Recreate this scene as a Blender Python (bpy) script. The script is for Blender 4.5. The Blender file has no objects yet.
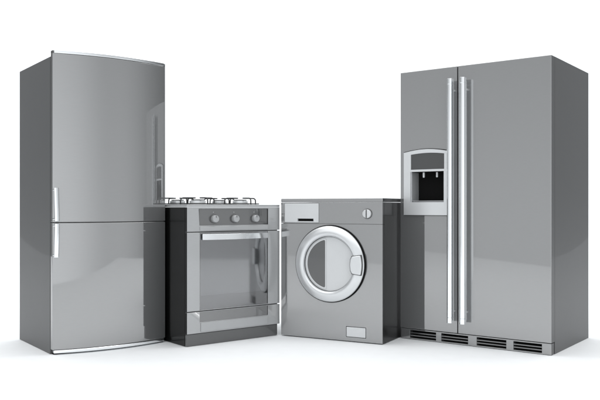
import bpy, bmesh, math
from mathutils import Vector, Matrix
S = bpy.context.scene
C = S.collection
PI = math.pi

# ------------------------------------------------------------------ camera
cam_d = bpy.data.cameras.new("camera"); cam = bpy.data.objects.new("camera", cam_d); C.objects.link(cam)
cam_d.sensor_width = 36; cam_d.lens = 36 * 750 / 600; cam_d.shift_y = 7 / 600
cam.location = (0, 0, .89); cam.rotation_euler = (PI / 2, 0, 0)
cam_d.clip_start = .05; cam_d.clip_end = 200
S.camera = cam
S.view_settings.view_transform = 'Standard'; S.view_settings.look = 'None'
S.view_settings.exposure = 0; S.view_settings.gamma = 1
S.cycles.max_bounces = 10; S.cycles.glossy_bounces = 6

# ------------------------------------------------------------------ studio surroundings: gradient world, brighter behind the camera, dim to the back
W = bpy.data.worlds.new("World"); S.world = W; W.use_nodes = True
wn = W.node_tree.nodes; wl = W.node_tree.links
bg = wn['Background']
tc = wn.new('ShaderNodeTexCoord'); sep = wn.new('ShaderNodeSeparateXYZ'); wl.new(tc.outputs['Generated'], sep.inputs[0])
def wmap(out, a, b, c, d):
    m = wn.new('ShaderNodeMapRange'); m.interpolation_type = 'SMOOTHSTEP'
    wl.new(out, m.inputs[0])
    for i, v in enumerate((a, b, c, d)): m.inputs[i + 1].default_value = v
    return m.outputs[0]
WORLD_FRONT, WORLD_SIDE, WORLD_BACK = 1.35, .78, .09
fa = wmap(sep.outputs['Y'], -.48, .25, WORLD_SIDE, WORLD_BACK)
fb = wmap(sep.outputs['Y'], -.98, -.58, WORLD_FRONT - WORLD_SIDE, 0)  # extra glow behind the camera, added so chrome reflects white
ad = wn.new('ShaderNodeMath'); ad.operation = 'ADD'; wl.new(fa, ad.inputs[0]); wl.new(fb, ad.inputs[1]); fy = ad.outputs[0]
fz = wmap(sep.outputs['Z'], -.05, .35, 1.0, .62)
mul = wn.new('ShaderNodeMath'); mul.operation = 'MULTIPLY'; wl.new(fy, mul.inputs[0]); wl.new(fz, mul.inputs[1])
bg.inputs['Color'].default_value = (.97, 1, 1.025, 1); wl.new(mul.outputs[0], bg.inputs['Strength'])

def area(name, loc, target, sx, sy, power):
    l = bpy.data.lights.new(name, 'AREA'); l.shape = 'RECTANGLE'; l.size = sx; l.size_y = sy; l.energy = power
    o = bpy.data.objects.new(name, l); C.objects.link(o); o.location = loc
    o.rotation_euler = (Vector(target) - Vector(loc)).to_track_quat('-Z', 'Y').to_euler()
    return o
area("added_overhead_light", (0, 1.5, 8.5), (0, 1.501, 0), 30, 21, 2150)  # unseen light added overhead to bring the floor to white
area("added_backdrop_light", (0, 5.8, 8.2), (0, 10.8, 2.2), 14, 2.5, 420)  # second unseen light, added to keep the backdrop white

# ------------------------------------------------------------------ materials
def mat(name, base, metallic=0, rough=.4, coat=0, coat_ior=1.5, coat_rough=.02, brushed=0, spec=.5, scale=(1, 1, 1)):
    m = bpy.data.materials.new(name); m.use_nodes = True
    n = m.node_tree.nodes; l = m.node_tree.links; p = n['Principled BSDF']
    if not isinstance(base, (tuple, list)): base = (base * .985, base * 1.005, base * 1.02)
    p.inputs['Base Color'].default_value = (*base, 1)
    p.inputs['Metallic'].default_value = metallic; p.inputs['Roughness'].default_value = rough
    p.inputs['Coat Weight'].default_value = coat; p.inputs['Coat IOR'].default_value = coat_ior
    p.inputs['Coat Roughness'].default_value = coat_rough; p.inputs['Specular IOR Level'].default_value = spec
    tc = n.new('ShaderNodeTexCoord'); mp = n.new('ShaderNodeMapping'); l.new(tc.outputs['Object'], mp.inputs[0])
    mp.inputs['Scale'].default_value = scale
    nz = n.new('ShaderNodeTexNoise'); nz.inputs['Scale'].default_value = 12; nz.inputs['Detail'].default_value = 5
    l.new(mp.outputs[0], nz.inputs['Vector'])
    a = brushed or .015
    mr = n.new('ShaderNodeMapRange'); l.new(nz.outputs['Fac'], mr.inputs[0])
    mr.inputs[1].default_value = .25; mr.inputs[2].default_value = .75
    mr.inputs[3].default_value = 1 - a; mr.inputs[4].default_value = 1 + a
    mx = n.new('ShaderNodeVectorMath'); mx.operation = 'SCALE'
    mx.inputs[0].default_value = base; l.new(mr.outputs[0], mx.inputs['Scale']); l.new(mx.outputs[0], p.inputs['Base Color'])
    mr2 = n.new('ShaderNodeMath'); mr2.operation = 'MULTIPLY'; l.new(mr.outputs[0], mr2.inputs[0]); mr2.inputs[1].default_value = rough
    l.new(mr2.outputs[0], p.inputs['Roughness'])
    return m
BR = (2, 2, 60)
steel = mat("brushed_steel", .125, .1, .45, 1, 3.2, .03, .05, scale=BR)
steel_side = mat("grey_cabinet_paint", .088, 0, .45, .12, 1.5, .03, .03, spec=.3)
post_steel = mat("pale_steel", .40, .3, .40, 1, 1.7, .04, .05, scale=BR)
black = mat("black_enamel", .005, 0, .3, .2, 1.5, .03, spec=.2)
panel_grey = mat("grey_panel_glass", .07, 0, .3, 1, 2.2, .02)
chrome = mat("polished_chrome", .97, 1, .14)
handle_m = mat("brushed_handle_metal", .85, 1, .16)
satin = mat("satin_silver", .74, .5, .32)
ring_m = mat("brushed_ring_metal", .72, .7, .30)
soft = mat("soft_silver", .44, .4, .36)
pale = mat("pale_silver_plastic", .62, .1, .35, .5, 1.5, .1)
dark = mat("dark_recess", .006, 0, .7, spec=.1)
charcoal = mat("charcoal_plastic", .055, 0, .35, .6, 1.5, .05)
kick_m = mat("kick_plate_grey", .06, 0, .35, .8, 1.8, .04)
iron = mat("cast_iron", .02, 0, .5)
drawer_steel = mat("matte_steel", .28, .4, .38, 1, 2.0, .06, .05, scale=BR)
d_glass = mat("smoked_glass", .085, 0, .2, 1, 2.3, .01)
floor_m = mat("white_sweep_paint", .86, 0, .7, spec=.2)
inner_glass = mat("inner_oven_glass", .25, 0, .3)
def glass_mat():
    m = bpy.data.materials.new("oven_door_glass"); m.use_nodes = True
    n = m.node_tree.nodes; l = m.node_tree.links; n.clear()
    o = n.new('ShaderNodeOutputMaterial'); a = n.new('ShaderNodeMixShader'); b = n.new('ShaderNodeMixShader')
    t = n.new('ShaderNodeBsdfTransparent'); t.inputs[0].default_value = (.75, .76, .77, 1)
    d = n.new('ShaderNodeBsdfDiffuse'); d.inputs[0].default_value = (.10, .10, .102, 1)
    g = n.new('ShaderNodeBsdfGlossy'); g.inputs['Roughness'].default_value = .05; g.inputs[0].default_value = (.95, .95, .96, 1)
    a.inputs[0].default_value = .15; l.new(t.outputs[0], a.inputs[1]); l.new(d.outputs[0], a.inputs[2])
    b.inputs[0].default_value = .20; l.new(a.outputs[0], b.inputs[1]); l.new(g.outputs[0], b.inputs[2])
    l.new(b.outputs[0], o.inputs[0]); return m
o_glass = glass_mat()

# ------------------------------------------------------------------ helpers
def thing(name, label, cat, loc, rz):
    o = bpy.data.objects.new(name, None); C.objects.link(o); o.empty_display_size = .1
    o.location = loc; o.rotation_euler = (0, 0, rz); o['label'] = label; o['category'] = cat
    return o
def obj(name, bm, m, parent=None, bevel=.002, label=None, side=None, smooth=40):
    bmesh.ops.recalc_face_normals(bm, faces=bm.faces[:])
    me = bpy.data.meshes.new(name); 
    ms = m if isinstance(m, (list, tuple)) else [m]
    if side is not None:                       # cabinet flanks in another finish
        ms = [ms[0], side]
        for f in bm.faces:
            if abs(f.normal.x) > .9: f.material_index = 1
    bm.to_mesh(me); bm.free()
    for x in ms: me.materials.append(x)
    for p in me.polygons: p.use_smooth = True
    me.set_sharp_from_angle(angle=math.radians(smooth))
    o = bpy.data.objects.new(name, me); C.objects.link(o)
    if parent: o.parent = parent
    if label: o['label'] = label
    if bevel:
        b = o.modifiers.new("bevel", 'BEVEL'); b.width = bevel; b.segments = 3; b.limit_method = 'ANGLE'
        b.angle_limit = math.radians(smooth); b.harden_normals = True; b.use_clamp_overlap = True
    return o
def box(bm, x0, x1, y0, y1, z0, z1, mi=0):
    v = [bm.verts.new((x, y, z)) for x in (x0, x1) for y in (y0, y1) for z in (z0, z1)]
    for q in ((0, 1, 3, 2), (4, 6, 7, 5), (0, 4, 5, 1), (2, 3, 7, 6), (0, 2, 6, 4), (1, 5, 7, 3)):
        bm.faces.new([v[i] for i in q]).material_index = mi
    return bm
def prism(bm, outer, holes, y0, y1, mi=0):     # outline in (x, z), extruded along y
    loops = [outer] + list(holes)
    tmp = bmesh.new(); idx = {}
    n = 0
    for lp in loops:
        vs = [tmp.verts.new((x, 0, z)) for x, z in lp]
        for i, v in enumerate(vs): idx[v] = n + i
        n += len(vs)
        for i in range(len(vs)): tmp.edges.new((vs[i], vs[(i + 1) % len(vs)]))
    bmesh.ops.triangle_fill(tmp, edges=tmp.edges[:], use_beauty=True, normal=(0, -1, 0))
    tris = [[idx[v] for v in f.verts] for f in tmp.faces]; tmp.free()
    pts = [p for lp in loops for p in lp]
    a = [bm.verts.new((x, y0, z)) for x, z in pts]; b = [bm.verts.new((x, y1, z)) for x, z in pts]
    if len(outer) == 4 and len(holes) == 1 and len(holes[0]) == 4:
        tris = [[i, (i + 1) % 4, 4 + (i + 1) % 4, 4 + i] for i in range(4)]
    for t in tris:
        bm.faces.new([a[i] for i in t]).material_index = mi
        bm.faces.new([b[i] for i in reversed(t)]).material_index = mi
    k = 0
    for lp in loops:
        m = len(lp)
        for i in range(m):
            j = (i + 1) % m
            bm.faces.new([a[k + i], a[k + j], b[k + j], b[k + i]]).material_index = mi
        k += m
    return bm
def rect(x0, x1, z0, z1): return [(x0, z0), (x1, z0), (x1, z1), (x0, z1)]
def rrect(x0, x1, z0, z1, r, n=5):
    out = []
    for cx, cz, a0 in ((x1 - r, z1 - r, 0), (x0 + r, z1 - r, PI / 2), (x0 + r, z0 + r, PI), (x1 - r, z0 + r, 1.5 * PI)):
        for i in range(n + 1):
            a = a0 + PI / 2 * i / n; out.append((cx + r * math.cos(a), cz + r * math.sin(a)))
    return out
def prismz(bm, pts, z0, z1, mi=0):             # outline in (x, y), extruded along z
    a = [bm.verts.new((x, y, z0)) for x, y in pts]; b = [bm.verts.new((x, y, z1)) for x, y in pts]
    bm.faces.new(a).material_index = mi; bm.faces.new(b[::-1]).material_index = mi
    for i in range(len(pts)):
        j = (i + 1) % len(pts); bm.faces.new([a[i], a[j], b[j], b[i]]).material_index = mi
    return bm
def lathe(bm, prof, c, axis='y', n=96, mi=0, closed=False):   # prof: (radius, height along axis)
    rings = []
    for r, h in prof:
        if r < 1e-6:
            p = (c[0], c[1] + h, c[2]) if axis == 'y' else (c[0], c[1], c[2] + h)
            rings.append([bm.verts.new(p)]); continue
        ring = []
        for i in range(n):
            a = 2 * PI * i / n; s, t = r * math.cos(a), r * math.sin(a)
            ring.append(bm.verts.new((c[0] + s, c[1] + h, c[2] + t) if axis == 'y' else (c[0] + s, c[1] + t, c[2] + h)))
        rings.append(ring)
    prs = list(zip(rings, rings[1:]))
    if closed: prs.append((rings[-1], rings[0]))
    for A, B in prs:
        for i in range(n):
            j = (i + 1) % n
            if len(A) == 1 and len(B) == 1: break
            if len(A) == 1: f = bm.faces.new([A[0], B[i], B[j]])
            elif len(B) == 1: f = bm.faces.new([A[i], A[j], B[0]])
            else: f = bm.faces.new([A[i], A[j], B[j], B[i]])
            f.material_index = mi
    return bm
def tube(bm, pts, r, n=12, rx=None, mi=0):     # swept round or flat section, capped
    pts = [Vector(p) for p in pts]; rx = rx or r; rings = []
    for k, p in enumerate(pts):
        t = (pts[min(k + 1, len(pts) - 1)] - pts[max(k - 1, 0)]).normalized()
        up = Vector((0, 1, 0)) if abs(t.y) < .9 else Vector((0, 0, 1))
        s = t.cross(up).normalized(); u = s.cross(t).normalized()
        rings.append([bm.verts.new(p + s * rx * math.cos(2 * PI * i / n) + u * r * math.sin(2 * PI * i / n)) for i in range(n)])
    for A, B in zip(rings, rings[1:]):
        for i in range(n): bm.faces.new([A[i], A[(i + 1) % n], B[(i + 1) % n], B[i]]).material_index = mi
    bm.faces.new(rings[0]).material_index = mi; bm.faces.new(rings[-1][::-1]).material_index = mi
    return bm
def N(): return bmesh.new()
def copy_tree(o, parent, off=(0, 0, 0)):
    c = o.copy(); C.objects.link(c); c.parent = parent; c.location = o.location + Vector(off)
    for ch in list(o.children): copy_tree(ch, c)
    return c

# ------------------------------------------------------------------ setting: white floor that sweeps up into the backdrop
FX, FY0, SY, SR, ST = 8.8, .45, 9.5, 1.3, 8.0
bm = N(); prof = [(FY0, 0), (3, 0), (6, 0)]
for i in range(25):
    a = PI / 2 * i / 24; prof.append((SY + SR * math.sin(a), SR - SR * math.cos(a)))
prof.append((SY + SR, ST))
def fx(y):                                     # the sweep is a little narrower at its front edge
    t = max(0, min(1, (y - FY0) / (SY - FY0))); return (-8.3 - .5 * t, 6.5 + 2.3 * t)
rows = [[bm.verts.new((x, y, z)) for x in fx(y)] for y, z in prof]
for A, B in zip(rows, rows[1:]): bm.faces.new([A[0], A[1], B[1], B[0]])
fl = obj("floor", bm, floor_m, bevel=0); fl['kind'] = 'structure'

# ================================================================== two-door fridge
F = thing("fridge", "tall grey two-door fridge freezer with bowed doors and short chrome handles beside the cooker", "fridge",
          (-1.507, 4.526, 0), math.radians(36.3))
WF, DF = .746, .638
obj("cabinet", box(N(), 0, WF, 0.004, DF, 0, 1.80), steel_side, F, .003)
def bow(inset=0, extra=0, n=28, edge=-.034, bulge=.058):
    pts = []
    for i in range(n + 1):
        s = i / n; x = .002 + inset + (WF - .004 - 2 * inset) * s
        pts.append((x, edge - extra - bulge * (1 - (2 * s - 1) ** 2)))
    return pts + [(WF - .002 - inset, 0), (.002 + inset, 0)]
ud = obj("upper_door", prismz(N(), bow(), .7985, 1.814), steel, F, .003)
ld = obj("lower_door", prismz(N(), bow(), .030, .7935), steel, F, .003)
obj("top_trim", prismz(N(), bow(.008, .004), 1.816, 1.836), chrome, F, .004)
obj("bottom_trim", prismz(N(), bow(.008, .004), .009, .028), chrome, F, .004)
for x0 in (0, WF - .010):
    obj("corner_cap", box(N(), x0, x0 + .006, -.038, -.006, 1.812, 1.832), charcoal, F, .003)
obj("door_gasket", box(N(), .012, WF - .012, -.028, .003, .782, .808), charcoal, F, 0)
obj("plinth", box(N(), .012, WF - .012, -.02, .003, .0, .009), dark, F, 0)
def f_handle(door, z0, z1, up):
    h = N(); pts = []
    for i in range(15):
        s = i / 14; z = z0 + (z1 - z0) * s
        w = (1 - s) if up else s               # stands out most towards the gap
        pts.append((.0095 + .003 * w, -.084 - .006 * math.sin(w * PI / 2), z))
    tube(h, pts, .006, 20, .0145)
    o = obj("handle", h, chrome, door, 0, smooth=60)
    for z in (z0 + .012, z1 - .012):
        m = tube(N(), [(.008, -.030, z), (.009, -.05, z), (.011, -.084, z)], .0055, 14)
        obj("mount", m, chrome, o, 0)
f_handle(ud, .806, 1.004, True)
f_handle(ld, .590, .790, False)

# ================================================================== cooker
K = thing("cooker", "freestanding gas cooker with three round knobs and glass oven door between fridge and washing machine", "cooker",
          (-.716, 4.75, 0), math.radians(38.3))
WK, DK = .732, .60
bm = N()   # open-fronted shell behind the oven door
prism(bm, rect(0, WK, 0.002, .8885), [rect(.10, .62, .27, .70)], .028, DK - .02)
box(bm, .003, WK - .003, DK - .019, DK, .002, .8885)
obj("cabinet", bm, black, K, .002)
obj("hob_plate", box(N(), 0, WK, 0, DK, .890, .906), post_steel, K, .003)
# control panel
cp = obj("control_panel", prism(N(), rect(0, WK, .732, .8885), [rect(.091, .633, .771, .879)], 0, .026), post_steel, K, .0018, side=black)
obj("inset_panel", box(N(), .0915, .6325, .007, .024, .7715, .8785), panel_grey, cp, 0)
obj("lower_trim", box(N(), .094, .628, -.006, -.0003, .737, .764), soft, cp, .002)
for x in (.203, .362, .524):
    bm = N()
    lathe(bm, [(0, 0), (.030, 0), (.030, -.004), (.024, -.006)], (x, .0065, .813), n=48, mi=1)
    lathe(bm, [(.024, -.005), (.024, -.026), (.0215, -.030), (0, -.031)], (x, .0065, .813), n=48)
    k = obj("knob", bm, [soft, charcoal], cp, 0)
    obj("pointer", box(N(), x - .0012, x + .0012, -.0262, -.0242, .820, .834), charcoal, k, 0)
    bm = N(); lathe(bm, [(0, -.001), (.0022, -.001), (.0022, 0)], (x - .004, .0066, .856), n=12)
    obj("marking", bm, pale, cp, 0)
# oven door
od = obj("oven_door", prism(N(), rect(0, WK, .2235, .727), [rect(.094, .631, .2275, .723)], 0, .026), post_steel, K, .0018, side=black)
obj("glass_pane", box(N(), .0945, .6305, .004, .008, .228, .7225), o_glass, od, 0)
obj("inner_pane", box(N(), .1045, .6125, .012, .022, .3175, .6955), inner_glass, od, 0)
obj("window_mask", prism(N(), rect(.0945, .6305, .228, .7225), [rect(.105, .612, .318, .695)], .0095, .024), dark, od, 0)
bm = N(); pts = []
for i in range(25):
    s = i / 24; x = .108 + (.624 - .108) * s
    pts.append((x, -.014 - .032 * (1 - (2 * s - 1) ** 2)))
back = [(x, y + .009) for x, y in reversed(pts)]
h = obj("handle", prismz(bm, pts + back, .678, .716), handle_m, od, .002)
for x in (.13, .60):
    obj("mount", box(N(), x - .006, x + .006, -.012, 0, .684, .710), satin, h, .002)
# drawer
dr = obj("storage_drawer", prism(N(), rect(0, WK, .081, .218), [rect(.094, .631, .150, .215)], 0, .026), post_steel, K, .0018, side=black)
obj("glass_strip", box(N(), .0945, .6305, .004, .024, .1505, .2145), d_glass, dr, 0)
obj("drawer_front", box(N(), .100, .625, -.006, -.0003, .089, .146), soft, dr, .002)
obj("kick_plate", box(N(), .002, WK - .016, .008, .0275, .002, .078), kick_m, K, .003)
# burners and pan supports
def burner(x, y):
    bm = N(); z = .906
    lathe(bm, [(0, 0), (.064, 0), (.064, .004), (.054, .007), (.054, .024), (.050, .027), (0, .027)], (x, y, z), 'z', 48)
    b = obj("burner", bm, satin, K, 0)
    bm = N(); lathe(bm, [(0, .027), (.043, .027), (.045, .031), (.040, .034), (0, .034)], (x, y, z + .0005), 'z', 48)
    obj("burner_cap", bm, iron, b, 0)
    bm = N()
    for k in range(4):
        a = k * PI / 2; c, s = math.cos(a), math.sin(a)
        path = [(.128, .0), (.128, .022), (.126, .034), (.119, .041), (.108, .044), (.07, .0445), (.032, .0445)]
        tube(bm, [(x + c * r, y + s * r, z + h) for r, h in path], .0045, 10)
    ring = [(x + .128 * math.cos(2 * PI * i / 48), y + .128 * math.sin(2 * PI * i / 48)) for i in range(49)]
    tube(bm, [(px, py, z + .0055) for px, py in ring], .0038, 8)
    obj("pan_support", bm, iron, K, 0)
for x, y in ((.172, .16), (.512, .16), (.172, .43), (.512, .43)): burner(x, y)

# ================================================================== washing machine
M = thing("washing_machine", "grey front-loading washing machine with white round porthole door next to the cooker", "washing machine",
          (-.131, 5.187, 0), math.radians(-28))
WM_, DM = .752, .55
PC = (.378, .511)
circ = lambda r, n=96: [(PC[0] + r * math.cos(2 * PI * i / n), PC[1] + r * math.sin(2 * PI * i / n)) for i in range(n)]
bm = prism(N(), rect(0, WM_, 0.006, .7765), [circ(.20), rect(.494, .635, .032, .102)], 0, .03)
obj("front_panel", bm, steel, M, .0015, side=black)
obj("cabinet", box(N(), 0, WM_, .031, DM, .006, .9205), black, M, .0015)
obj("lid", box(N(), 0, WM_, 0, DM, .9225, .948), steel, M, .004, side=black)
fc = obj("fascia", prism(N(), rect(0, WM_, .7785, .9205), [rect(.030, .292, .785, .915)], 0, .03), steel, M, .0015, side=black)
dd = obj("detergent_drawer", prism(N(), rect(.031, .291, .786, .914), [rect(.130, .252, .793, .811)], -.003, .022), pale, fc, .0015)
obj("finger_slot", box(N(), .1305, .2515, .012, .02, .7935, .8105), dark, dd, 0)
bm = N(); x, z = .646, .846
lathe(bm, [(0, 0), (.034, 0), (.034, -.003), (.030, -.005)], (x, -.0003, z), n=48, mi=1)
lathe(bm, [(.029, -.005), (.029, -.016), (.027, -.019), (0, -.020)], (x, 0, z), n=48)
k = obj("programme_knob", bm, [pale, charcoal], fc, 0)
obj("knob_grip", box(N(), x - .003, x + .003, -.0215, -.0201, z - .028, z + .028), charcoal, k, .0005)
obj("knob_ridge", box(N(), x - .013, x - .0032, -.027, -.0202, z - .023, z + .023), pale, k, .003)
# porthole door
bm = N()
lathe(bm, [(.259, 0), (.259, -.010), (.254, -.016), (.18, -.016), (.18, 0)], (PC[0], -.0005, PC[1]), closed=True)  # black lip stands in for the shadow round the door ring
pd = obj("porthole_door", bm, dark, M, 0, smooth=50)
bm = N(); pr = []
for i in range(17):
    a = PI * i / 16
    pr.append((.2175 + .0355 * math.cos(a) , -.016 - (.024 - .010 * math.cos(a)) * math.sin(a) ** .75))
pr = [(.253, -.014)] + pr + [(.182, -.014)]
lathe(bm, pr, (PC[0], 0, PC[1]), n=128, closed=True)
obj("door_ring", bm, ring_m, pd, 0, smooth=60)
bm = N(); lathe(bm, [(.186, .004), (.186, -.014), (.180, -.0175), (.178, -.0175), (.176, -.0145), (0, -.0145)], (PC[0], 0, PC[1]), n=128)
obj("door_dish", bm, pale, pd, 0, smooth=30)
bm = N(); lathe(bm, [(.1845, -.0145), (.1845, -.022), (.1805, -.022), (.1805, -.0145)], (PC[0], 0, PC[1]), n=128, closed=True)
obj("dish_seal", bm, dark, pd, 0)
# dark window segment with a pale rim
def seg(R, xr, r=.012):
    zc = math.sqrt(R * R - xr * xr); a0 = math.atan2(zc, xr); pts = []
    n = 40
    for i in range(n + 1):
        a = a0 + .05 + (2 * PI - 2 * a0 - .10) * i / n
        pts.append((PC[0] + R * math.cos(a), PC[1] + R * math.sin(a)))
    zz = abs(R * math.sin(a0 + .05))
    pts += [(PC[0] + xr - .003, PC[1] - zz + .002), (PC[0] + xr, PC[1] - zz + .010), (PC[0] + xr, PC[1] + zz - .010), (PC[0] + xr - .003, PC[1] + zz - .002)]
    return pts
obj("window_rim", prism(N(), seg(.172, -.022), [seg(.163, -.030)], -.019, -.0148), pale, pd, .001)
obj("window_glass", prism(N(), seg(.1625, -.0305), [], -.0165, -.0148), mat("dark_porthole_glass", .085, 0, .3, 1, 1.5, .02), pd, 0)
# latch handle across the ring
a1, a2 = math.radians(-15), math.radians(15); pts = []
for i in range(13):
    a = a1 + (a2 - a1) * i / 12; pts.append((PC[0] + .247 * math.cos(a), PC[1] + .247 * math.sin(a)))
pts += [(PC[0] + .178, PC[1] + .056), (PC[0] + .168, PC[1] + .035), (PC[0] + .164, PC[1]), (PC[0] + .168, PC[1] - .035), (PC[0] + .178, PC[1] - .056)]
obj("latch_handle", prism(N(), pts, [], -.054, -.018), ring_m, pd, .006)
obj("latch_gap", prism(N(), [(PC[0] + (px - PC[0]) * 1.0 + (.0 if i < 13 else -.003), PC[1] + (pz - PC[1]) * 1.06) for i, (px, pz) in enumerate(pts)], [], -.047, -.0175), charcoal, pd, 0)
obj("filter_flap", box(N(), .497, .632, -.002, .02, .035, .099), pale, M, .002)
bm = N(); box(bm, .4945, .6345, .021, .029, .0325, .1015); obj("filter_recess", bm, dark, M, 0)
for x in (.05, .70):
    for y in (.06, .48):
        bm = N(); lathe(bm, [(0, 0), (.018, 0), (.018, .006), (0, .006)], (x, y, 0), 'z', 20); obj("foot", bm, dark, M, 0)

# ================================================================== side-by-side fridge
R = thing("side_by_side_fridge", "wide grey side-by-side fridge with long twin bar handles and water dispenser in its left door", "fridge",
          (.682, 5.087, 0), math.radians(-36.6))
WR, DR = 1.021, .77
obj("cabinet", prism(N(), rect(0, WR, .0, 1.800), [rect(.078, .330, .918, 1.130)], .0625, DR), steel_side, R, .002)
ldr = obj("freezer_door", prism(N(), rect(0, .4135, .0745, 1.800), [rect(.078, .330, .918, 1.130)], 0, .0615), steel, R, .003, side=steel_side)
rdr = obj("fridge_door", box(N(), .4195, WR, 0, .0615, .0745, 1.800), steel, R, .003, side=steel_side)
def bar(door, x0, zs=(.147, 1.712)):
    z0, z1 = zs; w = .034; pts = []
    def sec(i=0):
        return [(px, py - .004 * (1 - ((px - x0 - w / 2) / (w / 2)) ** 2) if py < -.055 else py) for px, py in
                [(x0 + w - .004, -.034 - i), (x0 + .004, -.034 - i), (x0 + i, -.038), (x0 + i, -.066)] +
                [(x0 + i + .009 * (1 - math.cos(t * PI / 12)), -.066 - (.007 - i) * math.sin(t * PI / 12)) for t in range(1, 7)] +
                [(x0 + .009 + (w - .018) * t / 6, -.073 + i) for t in range(1, 6)] +
                [(x0 + w - i - .009 * (1 - math.cos(t * PI / 12)), -.066 - (.007 - i) * math.sin(t * PI / 12)) for t in range(6, 0, -1)] +
                [(x0 + w - i, -.066), (x0 + w - i, -.038)]]
    bm = N()
    prismz(bm, sec(), z0 + .036, z1 - .036)
    for a, c in ((z0, z0 + .034), (z1 - .034, z1)): prismz(bm, sec(), a, c)
    for a, c in ((z0 + .0341, z0 + .0359), (z1 - .0359, z1 - .0341)): prismz(bm, sec(.002), a, c)
    h = obj("handle", bm, chrome, door, .0012, smooth=35)
    for z in (z0 + .07, z1 - .07):
        obj("mount", tube(N(), [(x0 + w / 2, -.0005, z), (x0 + w / 2, -.02, z), (x0 + w / 2, -.036, z)], .008, 20), satin, h, 0)
bar(ldr, .374); bar(rdr, .461)
# dispenser
n = 20; outl = [(.032, .836), (.358, .836)]
for i in range(n + 1):
    s = 1 - i / n; outl.append((.032 + .326 * s, 1.243 + .030 * math.sin(PI * (.12 + .76 * s)) ** 1.0))
disp_h = [(.086, 1.139), (.329, 1.139)] + [(.086 + .243 * (1 - i / 12), 1.228 + .020 * math.sin(PI * (.2 + .6 * (1 - i / 12)))) for i in range(13)]
dp = obj("water_dispenser", prism(N(), outl, [disp_h, rect(.083, .326, .923, 1.125)], -.014, -.0005), satin, ldr, 0)
obj("painted_shadow_rim", prism(N(), [(PX + (-.004 if PX < .1 else .004 if PX > .3 else 0), PZ + (-.004 if PZ < 1 else .005)) for PX, PZ in outl],
    [rect(.0785, .3295, .9185, 1.1295)], -.003, -.0002), dark, dp, 0)  # solid dark plate drawn as the shadow line round the frame
obj("control_screen", prism(N(), [(.0865, 1.1395), (.3285, 1.1395)] + [(a * .996 + .0009, b - .0006) for a, b in disp_h[2:]], [], -.0105, -.0035), charcoal, dp, 0)
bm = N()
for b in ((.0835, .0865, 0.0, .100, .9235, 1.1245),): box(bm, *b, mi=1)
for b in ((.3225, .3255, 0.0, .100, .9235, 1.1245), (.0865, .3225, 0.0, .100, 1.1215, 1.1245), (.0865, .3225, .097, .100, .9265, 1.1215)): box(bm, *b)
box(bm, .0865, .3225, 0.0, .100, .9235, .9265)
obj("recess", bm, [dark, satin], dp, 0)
for x in (.152, .250):
    bm = N(); lathe(bm, [(0, -.034), (.007, -.034), (.008, -.028), (.008, 0), (0, 0)], (x, .045, 1.1213), 'z', 20); obj("nozzle", bm, satin, dp, 0)
bm = N()
for i in range(5): box(bm, .09, .319, .012 + i * .018, .018 + i * .018, .9275, .9315)
obj("drip_grille", bm, satin, dp, 0)
# base grille
vents = ((.070, .262), (.300, .487), (.546, .740), (.786, .962))
bs = obj("base_panel", prism(N(), rect(.001, WR - .001, .003, .0705), [rect(a, b, .010, .063) for a, b in vents], .004, .05), steel, R, .0012, side=steel_side)
for a, b in vents:
    bm = N(); box(bm, a + .0005, b - .0005, .044, .049, .0105, .0625)
    for z in (.0235, .0415): box(bm, a + .0005, b - .0005, .006, .030, z, z + .0065, 1)
    obj("vent", bm, [dark, panel_grey], bs, 0)
